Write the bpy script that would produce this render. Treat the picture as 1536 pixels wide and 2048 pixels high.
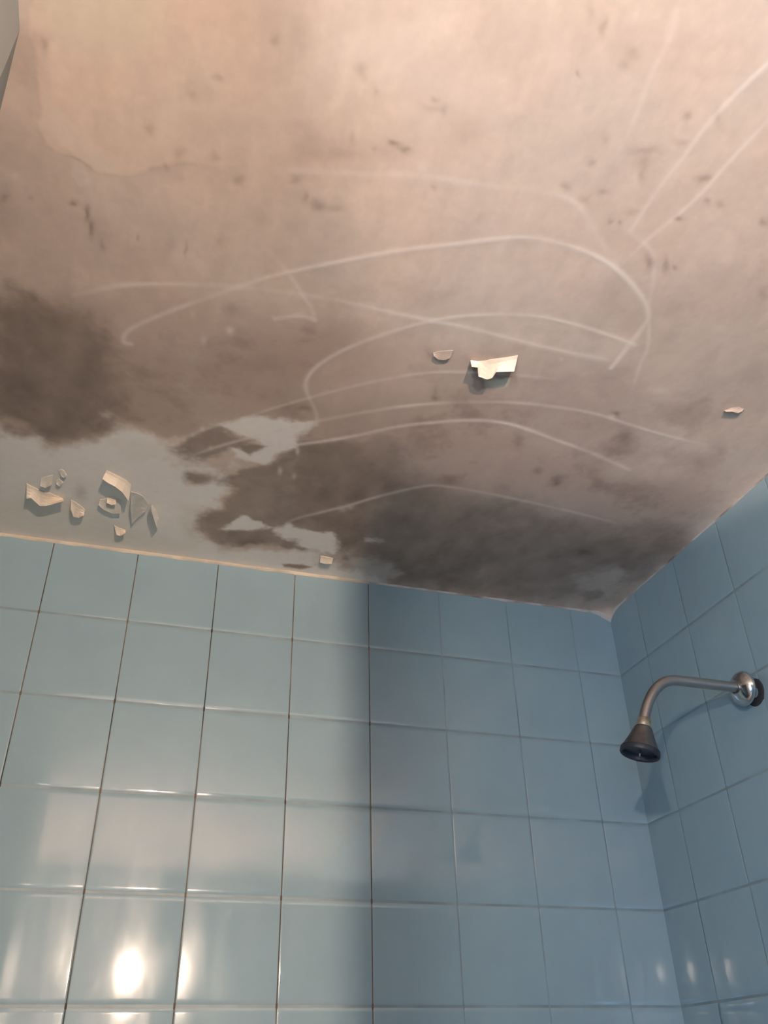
import bpy, bmesh, math, random
import numpy as np
from mathutils import Vector, Matrix, noise as mnoise

for o in list(bpy.data.objects):
    bpy.data.objects.remove(o, do_unlink=True)
sc = bpy.context.scene
COL = sc.collection
U = 0.15          # one wall tile, metres
H = 2.45          # ceiling height

# ------------------------------------------------------------ camera
cam_d = bpy.data.cameras.new('camera')
cam_d.sensor_fit = 'VERTICAL'
cam_d.sensor_height = 36.0
cam_d.lens = 1725.277 / 2048 * 36.0
cam_d.clip_start = 0.01
cam = bpy.data.objects.new('camera', cam_d)
COL.objects.link(cam)
R_ = ((0.955944, -0.292890, -0.019649), (0.146539, 0.534135, -0.832602), (0.254356, 0.793042, 0.553523))
cam.matrix_world = Matrix((
    (R_[0][0], -R_[1][0], -R_[2][0], -6.558 * U),
    (R_[0][1], -R_[1][1], -R_[2][1], -9.790 * U),
    (R_[0][2], -R_[1][2], -R_[2][2], H - 5.652 * U),
    (0, 0, 0, 1)))
sc.camera = cam

# ------------------------------------------------------------ light levels and exposure
BULB_STRENGTH = 6500.0
BULB_COLOR = (1.0, 0.755, 0.585)
SIDE_BULB_STRENGTH = 2900.0
SIDE_BULB_COLOR = (1.0, 0.84, 0.70)
WINDOW_POWER = 32.0
WINDOW_COLOR = (0.20, 0.56, 1.05)
w = bpy.data.worlds.new('world')
sc.world = w
w.use_nodes = True
w.node_tree.nodes['Background'].inputs[0].default_value = (0.55, 0.70, 1.0, 1)
w.node_tree.nodes['Background'].inputs[1].default_value = 0.4
sc.view_settings.view_transform = 'Standard'
sc.view_settings.look = 'None'
sc.view_settings.exposure = 0.0
sc.view_settings.gamma = 1.0
sc.view_settings.use_curve_mapping = False

# daylight through the frosted window on the left, beyond the shower
ld = bpy.data.lights.new('window_daylight', 'AREA')
ld.shape = 'RECTANGLE'; ld.size = 0.6; ld.size_y = 0.7
ld.energy = WINDOW_POWER; ld.color = WINDOW_COLOR
lo = bpy.data.objects.new('window_daylight', ld); COL.objects.link(lo)
lo.location = (-1.60, -2.55, 1.30)
lo.rotation_euler = Vector((-1, 0, 0)).to_track_quat('Z', 'Y').to_euler()

# ------------------------------------------------------------ helpers
def tag(o, label=None, cat=None, group=None, kind=None):
    if label: o['label'] = label
    if cat: o['category'] = cat
    if group: o['group'] = group
    if kind: o['kind'] = kind
    return o

def mesh_obj(name, verts, faces, mats, parent=None, smooth=True, midx=None):
    me = bpy.data.meshes.new(name)
    me.from_pydata([tuple(v) for v in verts], [], faces)
    for m in (mats if isinstance(mats, (list, tuple)) else [mats]): me.materials.append(m)
    if midx is not None: me.polygons.foreach_set('material_index', midx)
    me.polygons.foreach_set('use_smooth', [smooth] * len(me.polygons))
    me.update()
    o = bpy.data.objects.new(name, me); COL.objects.link(o)
    if parent: o.parent = parent
    return o

def empty(name, loc):
    o = bpy.data.objects.new(name, None); COL.objects.link(o); o.location = loc
    return o

def box(name, lo_, hi_, mat, parent=None, off=(0, 0, 0)):
    x0, y0, z0 = [a - b for a, b in zip(lo_, off)]; x1, y1, z1 = [a - b for a, b in zip(hi_, off)]
    v = [(x0,y0,z0),(x1,y0,z0),(x1,y1,z0),(x0,y1,z0),(x0,y0,z1),(x1,y0,z1),(x1,y1,z1),(x0,y1,z1)]
    f = [(0,3,2,1),(4,5,6,7),(0,1,5,4),(1,2,6,5),(2,3,7,6),(3,0,4,7)]
    return mesh_obj(name, v, f, mat, parent, smooth=False)

def tube(path, radii, seg=32, cap=True):
    """sweep circles along a list of points"""
    P = [Vector(p) for p in path]; V = []; F = []
    up = Vector((0, 1, 0))
    for i, p in enumerate(P):
        t = (P[min(i + 1, len(P) - 1)] - P[max(i - 1, 0)])
        if t.length < 1e-9: t = P[i] - P[i-1] if i else P[1] - P[0]
        t.normalize()
        a = up - t * up.dot(t)
        if a.length < 1e-3: a = Vector((1, 0, 0)) - t * t.x
        a.normalize(); b = t.cross(a)
        for k in range(seg):
            an = 2 * math.pi * k / seg
            V.append(p + (a * math.cos(an) + b * math.sin(an)) * radii[i])
    for i in range(len(P) - 1):
        for k in range(seg):
            F.append((i*seg+k, i*seg+(k+1) % seg, (i+1)*seg+(k+1) % seg, (i+1)*seg+k))
    if cap:
        F.append(tuple(range(seg))[::-1]); F.append(tuple((len(P)-1)*seg+k for k in range(seg)))
    return V, F

def lathe(axis0, direction, prof, seg=48):
    """prof = [(distance along axis, radius)]"""
    d = Vector(direction).normalized(); a0 = Vector(axis0)
    u = Vector((0, 1, 0)); u = (u - d * u.dot(d)).normalized(); v = d.cross(u)
    V = []; F = []
    for s, r in prof:
        for k in range(seg):
            an = 2 * math.pi * k / seg
            V.append(a0 + d * s + (u * math.cos(an) + v * math.sin(an)) * r)
    for i in range(len(prof) - 1):
        for k in range(seg):
            F.append((i*seg+k, i*seg+(k+1) % seg, (i+1)*seg+(k+1) % seg, (i+1)*seg+k))
    return V, F

def sphere(c, r, seg=32, rings=20, sz=1.0):
    return lathe((c[0], c[1], c[2] - r * sz), (0, 0, 1),
                 [(r * sz * (1 - math.cos(math.pi * i / rings)), max(r * math.sin(math.pi * i / rings), 1e-5)) for i in range(rings + 1)], seg)

# ------------------------------------------------------------ materials
def mat(name, base=(0.5, 0.5, 0.5), rough=0.5, metal=0.0, spec=0.5):
    m = bpy.data.materials.new(name); m.use_nodes = True
    b = m.node_tree.nodes['Principled BSDF']
    b.inputs['Base Color'].default_value = (*base, 1)
    b.inputs['Roughness'].default_value = rough
    b.inputs['Metallic'].default_value = metal
    b.inputs['Specular IOR Level'].default_value = spec
    return m, m.node_tree.nodes, m.node_tree.links, b

def noise_ramp(nd, ln, scale, c0, c1, p0=0.35, p1=0.65, detail=4, mapping=None, rough=0.55):
    tc = nd.new('ShaderNodeTexCoord'); mp = nd.new('ShaderNodeMapping')
    if mapping: mp.inputs['Scale'].default_value = mapping
    n = nd.new('ShaderNodeTexNoise'); n.inputs['Scale'].default_value = scale
    n.inputs['Detail'].default_value = detail; n.inputs['Roughness'].default_value = rough
    r = nd.new('ShaderNodeValToRGB')
    r.color_ramp.elements[0].position = p0; r.color_ramp.elements[1].position = p1
    r.color_ramp.elements[0].color = (*c0, 1); r.color_ramp.elements[1].color = (*c1, 1)
    ln.new(tc.outputs['Object'], mp.inputs['Vector']); ln.new(mp.outputs['Vector'], n.inputs['Vector'])
    ln.new(n.outputs['Fac'], r.inputs['Fac'])
    return r, n, mp

TILE_C0 = (0.255, 0.360, 0.415); TILE_C1 = (0.275, 0.390, 0.445)
def tile_material(name, c0, c1):
    m, nd, ln, b = mat(name, c0, 0.06, 0, 0.5)
    r, n, mp = noise_ramp(nd, ln, 5, c0, c1)
    ln.new(r.outputs['Color'], b.inputs['Base Color'])
    # dried water streaks running down the glaze
    r2, n2, mp2 = noise_ramp(nd, ln, 26, (0.04,)*3, (0.5,)*3, 0.45, 0.80, 5, (1.0, 1.0, 0.30))
    sp = nd.new('ShaderNodeSeparateColor'); ln.new(r2.outputs['Color'], sp.inputs[0])
    ln.new(sp.outputs[0], b.inputs['Coat Weight']); b.inputs['Coat Roughness'].default_value = 0.20
    bp = nd.new('ShaderNodeBump'); bp.inputs['Strength'].default_value = 0.010; bp.inputs['Distance'].default_value = 0.002
    n3 = nd.new('ShaderNodeTexNoise'); n3.inputs['Scale'].default_value = 22; n3.inputs['Detail'].default_value = 2
    tc = nd.new('ShaderNodeTexCoord'); ln.new(tc.outputs['Object'], n3.inputs['Vector'])
    ln.new(n3.outputs['Fac'], bp.inputs['Height']); ln.new(bp.outputs['Normal'], b.inputs['Normal'])
    return m
M_TILE = tile_material('tile_glaze', TILE_C0, TILE_C1)
M_GLIGHT, nd, ln, b = mat('grout_pale', (0.24, 0.34, 0.38), 0.45)
r, n, mp = noise_ramp(nd, ln, 14, (0.185, 0.245, 0.27), (0.245, 0.325, 0.355)); ln.new(r.outputs['Color'], b.inputs['Base Color'])
M_GDARK, nd, ln, b = mat('grout_dirty', (0.12, 0.10, 0.08), 0.8)
r, n, mp = noise_ramp(nd, ln, 9, (0.035, 0.03, 0.028), (0.26, 0.19, 0.13), 0.36, 0.72, 4, (1, 1, 0.7)); ln.new(r.outputs['Color'], b.inputs['Base Color'])
M_GMID, nd, ln, b = mat('grout_worn', (0.2, 0.24, 0.25), 0.7)
r, n, mp = noise_ramp(nd, ln, 9, (0.12, 0.15, 0.16), (0.25, 0.32, 0.345), 0.32, 0.62, 4, (1, 1, 0.7)); ln.new(r.outputs['Color'], b.inputs['Base Color'])
M_CAULK, nd, ln, b = mat('old_caulk', (0.6, 0.5, 0.4), 0.6)
r, n, mp = noise_ramp(nd, ln, 11, (0.36, 0.29, 0.22), (0.72, 0.62, 0.48), 0.3, 0.6, 6); ln.new(r.outputs['Color'], b.inputs['Base Color'])
M_CAULK2, nd, ln, b = mat('mouldy_caulk', (0.35, 0.3, 0.27), 0.6)
r, n, mp = noise_ramp(nd, ln, 13, (0.20, 0.17, 0.16), (0.50, 0.46, 0.43), 0.36, 0.56, 6); ln.new(r.outputs['Color'], b.inputs['Base Color'])
M_WHITE, nd, ln, b = mat('white_paint', (0.62, 0.62, 0.58), 0.55)
r, n, mp = noise_ramp(nd, ln, 4, (0.56, 0.56, 0.52), (0.68, 0.68, 0.63)); ln.new(r.outputs['Color'], b.inputs['Base Color'])
M_PIER, nd, ln, b = mat('grey_paint', (0.36, 0.37, 0.35), 0.55)
r, n, mp = noise_ramp(nd, ln, 4, (0.30, 0.31, 0.30), (0.36, 0.37, 0.36)); ln.new(r.outputs['Color'], b.inputs['Base Color'])
M_FRONT, nd, ln, b = mat('buff_paint', (0.34, 0.33, 0.31), 0.6)
r, n, mp = noise_ramp(nd, ln, 4, (0.18, 0.175, 0.17), (0.23, 0.22, 0.21)); ln.new(r.outputs['Color'], b.inputs['Base Color'])
M_FLOOR, nd, ln, b = mat('floor_stone', (0.35, 0.34, 0.32), 0.5)
r, n, mp = noise_ramp(nd, ln, 6, (0.36, 0.35, 0.33), (0.48, 0.46, 0.44)); ln.new(r.outputs['Color'], b.inputs['Base Color'])
M_CHROME, nd, ln, b = mat('dull_chrome', (0.46, 0.43, 0.42), 0.32, 1.0)
r, n, mp = noise_ramp(nd, ln, 40, (0.30,)*3, (0.42,)*3); ln.new(r.outputs['Color'], b.inputs['Roughness'])
M_BRIGHT = mat('polished_chrome', (0.62, 0.62, 0.64), 0.14, 1.0)[0]
M_HEAD, nd, ln, b = mat('tarnished_metal', (0.2, 0.19, 0.2), 0.36, 0.9)
r, n, mp = noise_ramp(nd, ln, 30, (0.13, 0.125, 0.14), (0.27, 0.25, 0.24)); ln.new(r.outputs['Color'], b.inputs['Base Color'])
M_BRASS, nd, ln, b = mat('limescaled_brass', (0.42, 0.37, 0.28), 0.5, 0.7)
r, n, mp = noise_ramp(nd, ln, 60, (0.30, 0.25, 0.18), (0.55, 0.50, 0.42)); ln.new(r.outputs['Color'], b.inputs['Base Color'])
M_BLACK = mat('dark_rubber', (0.02, 0.022, 0.035), 0.5)[0]
M_HOLE = mat('dark_hole', (0.035, 0.03, 0.035), 0.9)[0]
M_ALU = mat('aluminium', (0.7, 0.7, 0.7), 0.35, 1.0)[0]

def bulb_mat(name, color, strength):
    m = bpy.data.materials.new(name); m.use_nodes = True
    nd = m.node_tree.nodes; nd.clear()
    e = nd.new('ShaderNodeEmission'); e.inputs[0].default_value = (*color, 1); e.inputs[1].default_value = strength
    o = nd.new('ShaderNodeOutputMaterial'); m.node_tree.links.new(e.outputs[0], o.inputs[0])
    return m
M_BULB = bulb_mat('lit_bulb', BULB_COLOR, BULB_STRENGTH)
M_BULB2 = bulb_mat('lit_side_bulb', SIDE_BULB_COLOR, SIDE_BULB_STRENGTH)

M_FROST = bpy.data.materials.new('frosted_panel'); M_FROST.use_nodes = True
nd = M_FROST.node_tree.nodes; ln = M_FROST.node_tree.links; nd.clear()
d_ = nd.new('ShaderNodeBsdfDiffuse'); d_.inputs[0].default_value = (0.45, 0.55, 0.62, 1)
t_ = nd.new('ShaderNodeBsdfTranslucent'); t_.inputs[0].default_value = (0.45, 0.58, 0.68, 1)
mx = nd.new('ShaderNodeMixShader'); mx.inputs[0].default_value = 0.35
oo = nd.new('ShaderNodeOutputMaterial')
ln.new(d_.outputs[0], mx.inputs[1]); ln.new(t_.outputs[0], mx.inputs[2]); ln.new(mx.outputs[0], oo.inputs[0])


# ------------------------------------------------------------ colours of the ceiling layers (reflectance)
PLASTER = (0.70, 0.565, 0.475)
BROWN = (0.36, 0.260, 0.215)
PALE = (0.88, 0.83, 0.78)
OCHRE = (0.74, 0.68, 0.52)
BLACK = (0.265, 0.205, 0.170)
LIGHT = (0.78, 0.68, 0.60)
LINE = (0.84, 0.73, 0.66)
TILTS = {('r', 0, 5): (.016, 0.0), ('r', 1, 5): (.035, 0.0), ('b', 0, 5): (0.0, 0.0), ('b', 6, 5): (0.0, 0.0)}
# marks measured on the ceiling plane, metres
STROKES = [
 ( [(-1.0477, -0.5579), (-1.057, -0.5592), (-1.0566, -0.5749), (-1.0416, -0.5963), (-1.0027, -0.6333), (-0.9502, -0.6768), (-0.8994, -0.7172), (-0.8545, -0.7467), (-0.7988, -0.7791), (-0.7438, -0.8093), (-0.6882, -0.8347), (-0.6333, -0.8599), (-0.599, -0.8714), (-0.5534, -0.8737), (-0.5099, -0.8688), (-0.4667, -0.8543), (-0.4224, -0.8283), (-0.399, -0.808), (-0.3876, -0.7831), (-0.3883, -0.718), (-0.3898, -0.6954)] , 0.0064 , 0.7 ),
 ( [(-1.1212, -0.6278), (-1.0731, -0.6562), (-1.0311, -0.6717), (-0.9707, -0.6882), (-0.9094, -0.7015), (-0.8461, -0.7085), (-0.7802, -0.7105), (-0.7115, -0.7093), (-0.6559, -0.7112), (-0.5983, -0.7114), (-0.5377, -0.7081), (-0.476, -0.7065), (-0.4297, -0.7073), (-0.4054, -0.709)] , 0.0075 , 0.55 ),
 ( [(-0.8984, -0.7662), (-0.8686, -0.7385), (-0.8427, -0.7077), (-0.8245, -0.6861), (-0.8186, -0.6694)] , 0.0061 , 0.45 ),
 ( [(-0.8173, -0.6697), (-0.8379, -0.6713), (-0.8685, -0.657)] , 0.0068 , 0.6 ),
 ( [(-0.7643, -0.4576), (-0.7726, -0.486), (-0.7903, -0.5165), (-0.8018, -0.5438), (-0.7982, -0.5732), (-0.781, -0.6064), (-0.7539, -0.6395), (-0.7147, -0.6753), (-0.6752, -0.7057), (-0.634, -0.7287), (-0.5842, -0.7466), (-0.531, -0.7572), (-0.4791, -0.757), (-0.4231, -0.7516), (-0.3808, -0.7458)] , 0.0061 , 0.6 ),
 ( [(-0.9719, -0.348), (-0.9313, -0.3982), (-0.8801, -0.44), (-0.8276, -0.4861), (-0.7697, -0.5314), (-0.7128, -0.5723), (-0.662, -0.6031), (-0.6089, -0.6247), (-0.5386, -0.6413), (-0.4942, -0.6474), (-0.4569, -0.6524)] , 0.0058 , 0.4 ),
 ( [(-0.9457, -0.3216), (-0.9069, -0.3596), (-0.844, -0.4099), (-0.7894, -0.4506), (-0.7217, -0.4943), (-0.6543, -0.5325), (-0.5851, -0.5615), (-0.5209, -0.5819), (-0.4527, -0.594), (-0.3713, -0.5989), (-0.2964, -0.5888), (-0.2099, -0.5794), (-0.1527, -0.5767)] , 0.0062 , 0.5 ),
 ( [(-0.7863, -0.3999), (-0.743, -0.4225), (-0.694, -0.4519), (-0.6401, -0.4887), (-0.5842, -0.5157), (-0.5261, -0.5357), (-0.4775, -0.5393), (-0.4315, -0.5318), (-0.3926, -0.5231), (-0.3228, -0.5088), (-0.2347, -0.4838)] , 0.007 , 0.6 ),
 ( [(-0.7616, -0.1464), (-0.7448, -0.1856), (-0.703, -0.2223), (-0.658, -0.2592), (-0.6153, -0.2997), (-0.5501, -0.3487), (-0.508, -0.3573), (-0.4527, -0.3571), (-0.3756, -0.353), (-0.2846, -0.3454), (-0.1768, -0.3324)] , 0.0067 , 0.45 ),
 ( [(-0.5827, -1.1666), (-0.5714, -1.1338), (-0.5687, -1.1116), (-0.5668, -1.0882), (-0.5567, -1.0339), (-0.554, -1.0006)] , 0.0057 , 0.28 ),
 ( [(-0.6167, -1.1565), (-0.6113, -1.1294)] , 0.0047 , 0.2 ),
 ( [(-0.4558, -1.1475), (-0.4717, -1.0968), (-0.4802, -1.0563), (-0.4821, -1.0216), (-0.4859, -0.9877), (-0.4871, -0.9526), (-0.4872, -0.9159)] , 0.0057 , 0.6 ),
 ( [(-0.4173, -1.0984), (-0.4256, -1.0508), (-0.4314, -1.0136), (-0.4358, -0.9816), (-0.4463, -0.9464), (-0.4592, -0.9125), (-0.4728, -0.8649)] , 0.0053 , 0.45 ),
 ( [(-0.9167, -0.8754), (-0.8738, -0.886), (-0.8305, -0.896), (-0.7763, -0.9098), (-0.7315, -0.9175), (-0.6854, -0.9235), (-0.6511, -0.9294), (-0.6167, -0.936), (-0.5774, -0.9335), (-0.5508, -0.9197), (-0.5159, -0.8923), (-0.4687, -0.8578)] , 0.0074 , 0.32 ),
 ( [(-0.4913, -0.9147), (-0.4491, -0.896), (-0.4273, -0.8698), (-0.4052, -0.8243)] , 0.0062 , 0.35 ),
 ( [(-0.4065, -0.824), (-0.3633, -0.7507), (-0.3528, -0.7123), (-0.3364, -0.664)] , 0.0051 , 0.4 ),
 ( [(-0.3899, -0.7919), (-0.3909, -0.7429), (-0.3903, -0.6963)] , 0.0044 , 0.4 ),
 ( [(-0.4409, -0.7062), (-0.4033, -0.7095)] , 0.0102 , 0.5 ),
]
PATCHES = [
 ('brown',0.0400,0.60,[(-1.2232, -0.6156), (-1.1394, -0.6312), (-1.0713, -0.6154), (-1.0359, -0.5592), (-1.0228, -0.4679), (-1.0461, -0.3786), (-1.096, -0.3134), (-1.2446, -0.285)]),
 ('black',0.0286,0.93,[(-1.2249, -0.5893), (-1.1757, -0.6165), (-1.1395, -0.6004), (-1.0891, -0.5827), (-1.0647, -0.5411), (-1.055, -0.481), (-1.0587, -0.4116), (-1.0789, -0.3694), (-1.1, -0.3254), (-1.1335, -0.2897), (-1.1631, -0.3078), (-1.1921, -0.3189), (-1.2408, -0.3424)]),
 ('brown',0.0501,0.55,[(-1.2226, -0.6242), (-1.0908, -0.6365), (-0.9552, -0.6666), (-0.8109, -0.6716), (-0.7599, -0.6862), (-0.6546, -0.6678), (-0.5576, -0.6853), (-0.4377, -0.6775), (-0.329, -0.6864), (-0.2317, -0.5411), (-0.1968, -0.4023), (-0.4335, -0.3991), (-0.5875, -0.4554), (-0.7841, -0.4267), (-0.9484, -0.3807), (-1.0534, -0.3766), (-1.1407, -0.3521), (-1.2381, -0.3845)]),
 ('brown',0.0175,0.50,[(-1.068, -0.5401), (-1.0424, -0.5574), (-0.9907, -0.5417), (-0.9789, -0.4575), (-0.9424, -0.3951), (-0.9844, -0.3577), (-1.0243, -0.3848), (-1.0582, -0.3997)]),
 ('brown',0.0291,0.45,[(-0.8508, -0.6019), (-0.8109, -0.6716), (-0.7599, -0.6862), (-0.7447, -0.6321), (-0.7932, -0.5978), (-0.7996, -0.531), (-0.7508, -0.4861), (-0.691, -0.5502), (-0.5992, -0.5988), (-0.5443, -0.58), (-0.3853, -0.6248), (-0.304, -0.5867), (-0.492, -0.534), (-0.6674, -0.4722), (-0.7541, -0.4351), (-0.8189, -0.4423), (-0.9105, -0.4412), (-0.9352, -0.5149)]),
 ('brown',0.0412,0.30,[(-0.604, -0.5026), (-0.492, -0.534), (-0.3887, -0.4973), (-0.2927, -0.453), (-0.2748, -0.3646), (-0.4217, -0.3719), (-0.5152, -0.3765)]),
 ('black',0.0093,0.72,[(-0.9789, -0.3395), (-0.9487, -0.3832), (-0.9063, -0.4116), (-0.8813, -0.3995), (-0.8568, -0.3934), (-0.8744, -0.3551), (-0.8956, -0.3356), (-0.9248, -0.3135), (-0.9534, -0.3195)]),
 ('black',0.0062,0.85,[(-0.8812, -0.3734), (-0.8568, -0.3934), (-0.821, -0.3928), (-0.8368, -0.3697), (-0.8503, -0.355), (-0.8678, -0.3637)]),
 ('black',0.0055,0.60,[(-0.96, -0.2825), (-0.9427, -0.2944), (-0.9367, -0.2774), (-0.9431, -0.261), (-0.9563, -0.2618)]),
 ('brown',0.0419,0.60,[(-0.7894, -0.4506), (-0.6632, -0.5107), (-0.5311, -0.5478), (-0.4464, -0.5081), (-0.3224, -0.4738), (-0.1618, -0.4743), (-0.0681, -0.4377), (-0.0074, -0.3156), (-0.0646, -0.0731), (-0.4904, -0.0256), (-0.7455, -0.2512)]),
 ('black',0.0654,0.80,[(-0.6991, -0.4108), (-0.6137, -0.407), (-0.5126, -0.3697), (-0.4095, -0.3437), (-0.2253, -0.3278), (-0.0586, -0.3109), (0.0038, -0.2904), (-0.0071, -0.1553), (-0.016, -0.0393), (-0.2506, 0.023), (-0.4807, 0.0043), (-0.5956, -0.0289), (-0.6955, -0.265)]),
 ('black',0.0084,0.72,[(-0.9285, -0.2768), (-0.8977, -0.2926), (-0.8671, -0.3083), (-0.8525, -0.3195), (-0.8301, -0.3328), (-0.8027, -0.3614), (-0.7773, -0.3957), (-0.7497, -0.4167), (-0.7024, -0.4233), (-0.657, -0.3809), (-0.6286, -0.2834), (-0.619, -0.1853), (-0.6084, -0.076), (-0.6327, -0.0929), (-0.673, -0.0973), (-0.7095, -0.0874), (-0.7675, -0.0904), (-0.8291, -0.0644), (-0.8676, -0.0725), (-0.904, -0.1075), (-0.9161, -0.1721), (-0.8763, -0.1992), (-0.8553, -0.2598), (-0.8771, -0.2644), (-0.9174, -0.2532)]),
 ('black',0.0323,0.35,[(-0.6328, -0.2981), (-0.5535, -0.3584), (-0.4033, -0.3293), (-0.2088, -0.2972), (-0.1178, -0.2478), (-0.175, -0.173), (-0.4276, -0.1445), (-0.6013, -0.1901)]),
 ('brown',0.0532,0.50,[(-0.3104, -0.4332), (-0.1866, -0.4674), (-0.1126, -0.5321), (-0.0704, -0.4996), (-0.0444, -0.3056), (-0.2518, -0.3205)]),
 ('black',0.0157,0.40,[(-0.5485, -0.1118), (-0.4585, -0.1165), (-0.3416, -0.0868), (-0.3258, -0.0481), (-0.4416, -0.0387), (-0.5315, -0.0565)]),
 ('brown',0.0204,0.50,[(-0.938, -0.5871), (-0.8546, -0.6208), (-0.7703, -0.6738), (-0.7447, -0.6321), (-0.7885, -0.5781), (-0.8019, -0.5074), (-0.887, -0.4834), (-0.949, -0.511)]),
 ('brown',0.0233,0.45,[(-0.6768, -0.5542), (-0.5953, -0.5887), (-0.54, -0.5694), (-0.4425, -0.5727), (-0.492, -0.534), (-0.6006, -0.516)]),
 ('brown',0.0181,0.55,[(-0.6006, -0.516), (-0.5219, -0.5256), (-0.431, -0.5124), (-0.43, -0.4721), (-0.5134, -0.4626), (-0.5994, -0.4653)]),
 ('brown',0.0209,0.40,[(-0.8952, -0.9318), (-0.7895, -0.9506), (-0.7715, -0.9307), (-0.8226, -0.9093), (-0.8901, -0.9088)]),
 ('brown',0.0351,0.35,[(-1.2075, -0.858), (-1.1683, -0.8578), (-1.1385, -0.8236), (-1.1168, -0.7627), (-1.0364, -0.7418), (-1.0317, -0.6791), (-1.2226, -0.6242)]),
 ('brown',0.0247,0.30,[(-0.7419, -0.7625), (-0.6987, -0.7916), (-0.6695, -0.7485), (-0.7169, -0.726)]),
 ('brown',0.0253,0.30,[(-0.508, -0.8125), (-0.4481, -0.847), (-0.3925, -0.7912), (-0.4595, -0.7625)]),
 ('black',0.0151,0.50,[(-0.7512, -0.4229), (-0.6298, -0.4568), (-0.5966, -0.354), (-0.6286, -0.2834), (-0.7157, -0.2752), (-0.7664, -0.307)]),
 ('black',0.0093,0.35,[(-0.8779, -0.1146), (-0.8109, -0.1241), (-0.7598, -0.1469), (-0.7173, -0.1225), (-0.8029, -0.0771), (-0.8587, -0.0749)]),
 ('pale',0.0184,0.95,[(-1.2416, -0.33), (-1.1851, -0.3119), (-1.141, -0.2808), (-1.1036, -0.3179), (-1.0824, -0.3622), (-1.0574, -0.3817), (-1.023, -0.3662), (-0.9838, -0.3513), (-0.9649, -0.3162), (-0.9668, -0.2948), (-0.9009, -0.316), (-0.88, -0.3119), (-0.8977, -0.2926), (-0.9332, -0.2827), (-0.9294, -0.2499), (-0.8756, -0.2542), (-0.8857, -0.2047), (-0.9171, -0.1799), (-0.9209, -0.1374), (-0.9064, -0.0891), (-0.8652, -0.0546), (-0.7641, -0.0726), (-0.688, -0.0779), (-0.6246, -0.0617), (-0.5293, -0.0152), (-0.5109, 0.0459), (-1.2659, 0.0449)]),
 ('pale',0.0062,0.95,[(-0.9215, -0.4111), (-0.8671, -0.4534), (-0.8224, -0.4599), (-0.7746, -0.4547), (-0.7814, -0.4144), (-0.7803, -0.3908), (-0.8053, -0.3744), (-0.8184, -0.3361), (-0.8403, -0.344), (-0.873, -0.346), (-0.877, -0.3612), (-0.8514, -0.3615), (-0.8205, -0.3903), (-0.8422, -0.4), (-0.8817, -0.4019)]),
 ('pale',0.0062,0.95,[(-0.8688, -0.1206), (-0.8425, -0.1503), (-0.8285, -0.1745), (-0.7994, -0.1621), (-0.7833, -0.1492), (-0.8118, -0.1291)]),
 ('pale',0.0070,0.95,[(-0.7686, -0.1445), (-0.7518, -0.1752), (-0.7247, -0.1564), (-0.6875, -0.1577), (-0.6631, -0.1732), (-0.6433, -0.1334), (-0.6479, -0.0945), (-0.6933, -0.1012), (-0.7262, -0.1201), (-0.7537, -0.1163)]),
 ('pale',0.0084,0.60,[(-0.6075, -0.1615), (-0.5836, -0.1625), (-0.5715, -0.1548), (-0.5977, -0.144)]),
 ('pale',0.0196,0.50,[(-0.6273, -0.1097), (-0.5617, -0.0887), (-0.4967, -0.0451), (-0.5233, 0.0048), (-0.593, -0.0192)]),
 ('pale',0.0206,0.35,[(-0.156, -0.1366), (-0.117, -0.1681), (-0.0882, -0.1964), (-0.0429, -0.167), (-0.0385, -0.0685), (-0.1158, -0.0594)]),
 ('black',0.0084,0.70,[(-0.1005, -0.0635), (-0.0828, -0.0954), (-0.0502, -0.0996), (-0.054, -0.0644), (-0.0742, -0.0474)]),
 ('black',0.0080,0.60,[(-0.202, -0.225), (-0.1758, -0.2359), (-0.1591, -0.225), (-0.179, -0.2118)]),
 ('ochre',0.0175,0.35,[(-1.2558, -0.1107), (-1.1335, -0.1444), (-1.0213, -0.0755), (-0.9022, -0.0539), (-0.8968, -0.0079), (-1.2641, 0.0172)]),
 ('ochre',0.0124,0.45,[(-0.9388, -0.1821), (-0.9163, -0.1882), (-0.9101, -0.1058), (-0.8944, -0.0652), (-0.9122, -0.0604), (-0.9345, -0.1166)]),
 ('ochre',0.0111,0.30,[(-1.074, -0.3327), (-1.0068, -0.3514), (-0.9803, -0.312), (-1.0333, -0.2834)]),
 ('rust',0.0049,0.80,[(-0.7309, -0.0271), (-0.6982, -0.0359), (-0.6754, -0.032), (-0.6944, -0.0187), (-0.7243, -0.0188)]),
 ('ochre',0.0029,0.70,[(-0.5506, -0.6237), (-0.5278, -0.6346), (-0.5199, -0.6346), (-0.5145, -0.6205), (-0.5314, -0.6101), (-0.5434, -0.6124)]),
 ('black',0.0029,0.80,[(-0.5837, -0.6404), (-0.5747, -0.6408), (-0.5678, -0.6276), (-0.5527, -0.6231), (-0.5464, -0.6081), (-0.5534, -0.5982), (-0.5666, -0.6036), (-0.5756, -0.6221)]),  # cast shadow of the isolated bright flake, painted into the plaster
 ('black',0.0029,0.80,[(-0.5459, -0.6403), (-0.5377, -0.6448), (-0.5202, -0.6476), (-0.5194, -0.6369), (-0.5331, -0.6287), (-0.544, -0.6322)]),  # second piece of that flake's shadow, put into the ceiling colour
 ('sheet',0.0026,1.00,[(-1.1615, -0.9265), (-1.1595, -0.8948), (-1.1593, -0.8604), (-1.1568, -0.837), (-1.1461, -0.834), (-1.1359, -0.8294), (-1.1281, -0.8342), (-1.115, -0.8273), (-1.1016, -0.815), (-1.0697, -0.8229), (-1.0233, -0.8508), (-0.939, -0.8754), (-0.9024, -0.9646), (-0.8822, -1.0871), (-1.1638, -1.0036), (-1.1651, -0.9609)]),
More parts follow.
